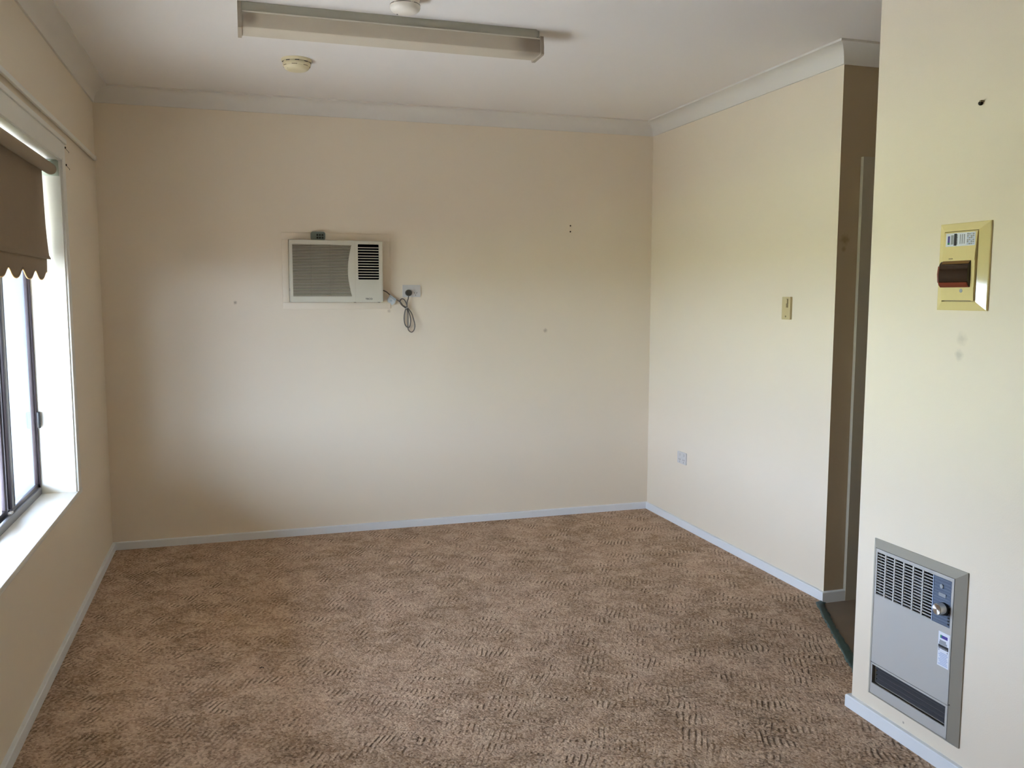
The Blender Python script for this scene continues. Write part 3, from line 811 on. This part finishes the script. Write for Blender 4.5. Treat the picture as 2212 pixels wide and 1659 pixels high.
# ------------------------------------------------------------------ meter box (circuit breaker enclosure) on the heater wall
mb = thing('meter_box', 'yellowed plastic circuit breaker box with smoked brown window and sticker', 'fuse box', (XH, -3.028, 1.317))
fh = lambda a, b_, dd: (XH - dd, a, b_)
O0, O1, OZ0, OZ1 = -3.113, -2.940, 1.317, 1.5555
I0, I1, IZ0, IZ1 = -3.081, -2.963, 1.341, 1.5335
bm = bmesh.new()
def ring(a0, a1, b0, b1, dd): return [bm.verts.new(fh(a, b_, dd)) for a, b_ in rect(a0, a1, b0, b1)]
rs = [ring(O0, O1, OZ0, OZ1, 0), ring(O0, O1, OZ0, OZ1, .0050), ring(O0 + .002, O1 - .002, OZ0 + .002, OZ1 - .002, .0062), ring(I0, I1, IZ0, IZ1, .0125), ring(I0 + .0005, I1 - .0005, IZ0 + .0005, IZ1 - .0005, .003)]
for a, b_ in zip(rs[:-1], rs[1:]):
    for q in range(4): bm.faces.new([a[q], a[(q + 1) % 4], b_[(q + 1) % 4], b_[q]])
bm.faces.new(rs[-1])
obj('surround', bm, M_BOARD, mb)
# hinged cover: profile in z / depth swept along y, with a gap for the window
def prism(y0, y1, prof, m, parent, name, label=None, smooth=False):
    bm = bmesh.new()
    a = [bm.verts.new((XH - dd, y0, z)) for z, dd in prof]; b_ = [bm.verts.new((XH - dd, y1, z)) for z, dd in prof]
    n = len(prof)
    for q in range(n): bm.faces.new([a[q], a[(q + 1) % n], b_[(q + 1) % n], b_[q]])
    bm.faces.new(a); bm.faces.new(list(reversed(b_)))
    return obj(name, bm, m, parent, smooth=smooth, label=label)
C0, C1 = -3.0785, -2.9655
cov = prism(C0, C1, [(1.531, .004), (1.531, .0135), (1.470, .020), (1.4525, .0205), (1.4525, .004)], M_BOARD, mb, 'cover')
prism(C0, -3.066, [(1.4525, .004), (1.4525, .0190), (1.3800, .0185), (1.3800, .004)], M_BOARD, mb, 'cover_side')
prism(C0, C1, [(1.3800, .004), (1.3800, .0195), (1.3440, .0175), (1.3440, .004)], M_BOARD, mb, 'lower_panel')
B('slot', M_SWD, (XH - .0180, XH - .0170, -3.070, -2.972, 1.3425, 1.3446), mb)
arc = [(1.3805, .006)] + [(1.4162 - .0355 * math.cos(PI * i / 12), .0165 + .0125 * math.sin(PI * i / 12)) for i in range(13)] + [(1.4520, .006)]
lens = prism(-3.065, -2.962, arc, M_LENS, mb, 'breaker_window', smooth=True)
prism(-3.0645, -2.9635, [(1.3803, .017), (1.3803, .0205), (1.3870, .0262), (1.3935, .0288), (1.3900, .017)], M_LENSR, lens, 'lower_seen_through')  # lit interior behind the lens, painted as opaque coloured strips
prism(-3.0645, -2.9700, [(1.4440, .017), (1.4440, .0262), (1.4523, .0205), (1.4523, .017)], M_LENSG, lens, 'upper_seen_through')
prism(-2.9650, -2.9600, [(1.3880, .016), (1.3940, .0275), (1.4162, .0300), (1.4380, .0275), (1.4440, .016)], M_LENSR, lens, 'end_cheek')
B('finger_notch', M_SWD, (XH - .0212, XH - .0200, -3.004, -2.990, 1.4570, 1.4595), cov)
bm = bmesh.new(); lathe(bm, [(.0055, -.0185), (.0055, -.0194)], (XH, -3.037, 1.371), 'x', n=14); obj('print', bm, M_STKGR, mb)
# sticker on the cover (text runs sideways)
def slab(parent, name, m, y0, y1, z0, z1, dd, th=.0004, shear=.10, d_fn=None):
    bm = bmesh.new()
    def f(a, b_, e):
        base = .0135 + (1.531 - b_) * (.0065 / .061) if d_fn is None else d_fn
        return (XH - base - e, a + (1.512 - b_) * shear * (-1 if d_fn is None else 0), b_)
    plate(bm, [rect(y0, y1, z0, z1)], f, dd, dd + th); return obj(name, bm, m, parent)
st = slab(cov, 'sticker', M_STK, -3.0735, -2.9720, 1.4920, 1.5285, .0002)
slab(cov, 'print', M_STKP, -2.9860, -2.9790, 1.5030, 1.5210, .0007); slab(cov, 'print', M_STKG, -2.9860, -2.9790, 1.4975, 1.5030, .0007)
slab(cov, 'print', M_STKGR, -2.9990, -2.9900, 1.4975, 1.5230, .0007)
slab(cov, 'print', M_STKK, -3.0100, -3.0010, 1.4940, 1.5265, .0007)
for i in range(9): slab(cov, 'print', M_STKK, -3.0135, -3.0100, 1.4975 + i * .0031, 1.4990 + i * .0031, .0007)
for i in range(3): slab(cov, 'print', M_STKGR, -3.0240 - i * .0070, -3.0210 - i * .0070, 1.4980, 1.5240, .0007)
for i in range(6):
    for j in range(4): slab(cov, 'print', M_STKGR if (i + j) % 3 else M_STKL, -3.0700 + j * .0065, -3.0652 + j * .0065, 1.4950 + i * .0053, 1.4988 + i * .0053 + .001 * ((i * j) % 2), .0007)

# wall plug above
wp = thing('wall_plug', 'dark screw left in the wall high above the circuit breaker box', 'screw', (XH, -3.053, 1.866))
bm = bmesh.new(); lathe(bm, [(.0055, 0), (.0060, -.004), (.0045, -.007)], (XH, -3.053, 1.866), 'x', n=14); obj('head', bm, M_HOOK, wp, smooth=True)
B('shank', M_SWD, (XH - .012, XH, -3.063, -3.057, 1.868, 1.872), wp, bev=.001)

# ------------------------------------------------------------------ gas heater in the wall
ht = thing('gas_heater', 'beige metal gas wall heater with upper grille, chrome knob and dark lower vent', 'heater', (XH, -2.916, .089))
PR = .0215
A0, A1, AZ0, AZ1 = -3.101, -2.732, .089, .5965       # outer
F0, F1, FZ0, FZ1 = -3.075, -2.7585, .1045, .5745     # front face
bm = bmesh.new()
rs = [ring(A0, A1, AZ0, AZ1, 0), ring(A0, A1, AZ0, AZ1, .004), ring(A0 + .0025, A1 - .0025, AZ0 + .002, AZ1 - .002, .0055), ring(F0, F1, FZ0, FZ1, PR), ring(F0 + .001, F1 - .001, FZ0 + .001, FZ1 - .001, .004)]
for a, b_ in zip(rs[:-1], rs[1:]):
    for q in range(4): bm.faces.new([a[q], a[(q + 1) % 4], b_[(q + 1) % 4], b_[q]])
bm.faces.new(rs[-1])
obj('surround', bm, M_HEAT, ht)
GY0, GY1, GZ0, GZ1 = -2.9965, -2.7675, .4275, .5630
PY0, PY1 = -3.0650, -2.9985
VZ0, VZ1 = .1385, .1985
bm = bmesh.new()
plate(bm, [rect(F0 + .002, F1 - .002, .2065, FZ1 - .0015), rect(PY0, GY1, GZ0, GZ1)], fh, PR - .004, PR + .0005)
obj('front_panel', bm, M_HEATF, ht)
bm = bmesh.new()
plate(bm, [rect(F0 + .002, F1 - .002, FZ0 + .001, .2045), rect(-3.0650, -2.7665, VZ0, VZ1)], fh, PR - .004, PR + .0002)
obj('lower_panel', bm, M_HEATF, ht)
gr = B('upper_grille', M_DARK, (XH - .0045, XH - .002, GY0, GY1, GZ0, GZ1), ht)
NR = 15; ph = (GZ1 - GZ0) / NR
for i in range(NR + 1):
    z = GZ0 + ph * i
    B('slat', M_HEATF, (XH - PR + .0010, XH - PR + .0050, GY0, GY1, z - ph * .17, z + ph * .17), gr)
cw = (GY1 - GY0 + .0015) / 6
for i in range(1, 6):
    y = GY1 - cw * i + .003
    B('bar', M_HEATF, (XH - PR - .0002, XH - PR + .0050, y - .0030, y + .0030, GZ0, GZ1), gr)
B('burner_glimpse', M_HVENT, (XH - .010, XH - .005, -2.965, -2.90, .47, .535), gr, bev=.003)
cp = B('control_panel', M_HBLUE, (XH - PR + .0005, XH - PR + .004, PY0, PY1, GZ0, GZ1), ht)
for i in range(15):
    z = GZ0 + .0045 + ph * i
    B('ridge', M_HBLUE2, (XH - PR - .0009, XH - PR + .0006, PY0 + .002, PY1 - .002, z - .0014, z + .0014), cp, bev=.0006, seg=1)
B('border', M_STKL, (XH - PR - .0008, XH - PR + .002, PY1 - .0005, PY1 + .0020, GZ0, GZ1), ht)
bm = bmesh.new(); lathe(bm, [(.0185, -(PR - .001)), (.0185, -(PR + .006)), (.0170, -(PR + .012))], (XH, -3.042, .477), 'x', n=32); kb = obj('knob_skirt', bm, M_BLACK, ht, smooth=True)
bm = bmesh.new(); lathe(bm, [(.0160, -(PR + .010)), (.0160, -(PR + .0295)), (.0145, -(PR + .0310)), (.004, -(PR + .0302))], (XH, -3.045, .480), 'x', n=32); obj('knob', bm, M_CHROME, kb, smooth=True, label='chrome control knob')
bm = bmesh.new(); lathe(bm, [(.0062, -(PR - .001)), (.0062, -(PR + .003)), (.005, -(PR + .004))], (XH, -3.030, .539), 'x', n=20); obj('igniter_button', bm, M_STKGR, ht, smooth=True)
B('print', M_STKGR, (XH - PR - .0013, XH - PR - .0008, -3.046, -3.020, .509, .519), cp)
for z in (.4555, .4465, .4375): B('indicator', M_BLACK, (XH - PR - .0013, XH - PR - .0004, -3.0625, -3.0565, z - .0022, z + .0022), cp)
# sticker
hs = B('sticker', M_STK, (XH - PR - .0012, XH - PR - .0004, -3.0690, -3.0275, .3080, .4080), ht, label='white sticker with blue and green logo bar and black band')
hx0, hx1 = XH - PR - .0016, XH - PR - .0011
B('print', M_STKP, (hx0, hx1, -3.0610, -3.0400, .3900, .3990), hs); B('print', M_STKG, (hx0, hx1, -3.0400, -3.0345, .3900, .3990), hs)
B('print', M_STKGR, (hx0, hx1, -3.0560, -3.0330, .3780, .3845), hs); B('print', M_STKGR, (hx0, hx1, -3.0600, -3.0310, .3715, .3780), hs)
B('print', M_STKK, (hx0, hx1, -3.0655, -3.0290, .3590, .3705), hs)
for i in range(8): B('print', M_STKGR, (hx0 - .0003, hx0, -3.0620 + i * .0042, -3.0595 + i * .0042, .3600, .3635), hs)
B('print', M_STKGR, (hx0, hx1, -3.0640, -3.0610, .3515, .3560), hs); B('print', M_STKGR, (hx0, hx1, -3.0335, -3.0300, .3530, .3575), hs)
for i in range(8): B('print', M_STKL, (hx0, hx1, -3.0650 + .002 * (i % 3), -3.0310 - .003 * ((i * 2) % 3), .3130 + i * .0047, .3155 + i * .0047), hs)
# lower vent: dark louvres
lvn = B('lower_vent', M_DARK, (XH - .0045, XH - .002, -3.0645, -2.7670, VZ0, VZ1), ht)
for i in range(4):
    z = VZ0 + .011 + i * .0140
    bm = bmesh.new()
    vs = [(XH - PR + .0015, z - .0025), (XH - PR + .0015, z - .0010), (XH - .007, z + .0105), (XH - .007, z + .0085)]
    a = [bm.verts.new((x, -3.0645, zz)) for x, zz in vs]; b_ = [bm.verts.new((x, -2.7800, zz)) for x, zz in vs]
    for q in range(4): bm.faces.new([a[q], a[(q + 1) % 4], b_[(q + 1) % 4], b_[q]])
    bm.faces.new(a); bm.faces.new(list(reversed(b_)))
    obj('louvre', bm, M_HVENT, lvn)
for (y, z) in ((-2.7600, .2060), (-3.0765, .2090)):
    bm = bmesh.new(); lathe(bm, [(.0016, -(PR - .002)), (.0016, -(PR + .0006))], (XH, y, z), 'x', n=8); obj('screw', bm, M_SLOT, ht)

AWX, AWZ = -1.55, 1.57
# ------------------------------------------------------------------ outside, seen and lit through the window
struct(B('veranda_floor', M_CONC, (-2.66, -TH, -3.5, 9, -.22, -.12)), 'concrete veranda floor outside the window')
struct(B('paving', M_PAVE, (-4.6, -2.66, -3.5, 9, -.30, -.16)), 'pale paving beyond the veranda')
struct(B('added_dark_ground', M_DARKGND, (-9.0, -TH, -16, -3.5, -.30, -.18)), 'unseen dark ground added past the veranda to dim the end wall')  # added out of view to cut ground bounce onto the end wall
struct(B('eave', M_SOFF, (-.85, -TH, -9, 1.2, 2.42, 2.50)), 'shallow house eave outside')
bm = bmesh.new()
plate(bm, [[(-TH, 2.20), (AWX, AWZ), (AWX, AWZ + .015), (-TH, 2.215)]], lambda a, b_, d: (a, d, b_), -6.4, -.50)
aw = thing('window_awning', 'sloping metal awning shading the outside of the window', 'awning', (-TH, -3.4, 2.2))
obj('canopy', bm, M_SOFF, aw)
B('front_rail', M_FENCE, (AWX - .012, AWX + .012, -6.4, -.50, AWZ - .012, AWZ + .02), aw, bev=.003)
for y in (-6.38, -3.4, -.52):
    bm = bmesh.new(); tube(bm, [(-TH, y, 1.25), (AWX * .55 - TH * .45, y, AWZ * .5 + .66), (AWX, y, AWZ)], .011, n=8, sub=1); obj('stay', bm, M_FENCE, aw, smooth=True)
struct(B('lawn', M_LAWN, (-16, -4.6, -16, 9, -.32, -.20)), 'sunlit lawn beyond the paving')
fe = thing('fence', 'pale cream steel fence beyond the lawn', 'fence', (-12, -4, -.2))
for i in range(10): B('panel', M_FENCE, (-12.04, -12.0, -16 + i * 2.5, -16 + i * 2.5 + 2.47, -.2, .90), fe)
for i in range(11): B('post', M_FENCE, (-12.07, -11.97, -16.02 + i * 2.5 - .03, -16.02 + i * 2.5 + .03, -.2, .95), fe)
struct(B('wall_outside', M_REND, (-12, 0, 8.6, 8.8, -.22, 1.9)), 'white rendered garden wall seen through the window')
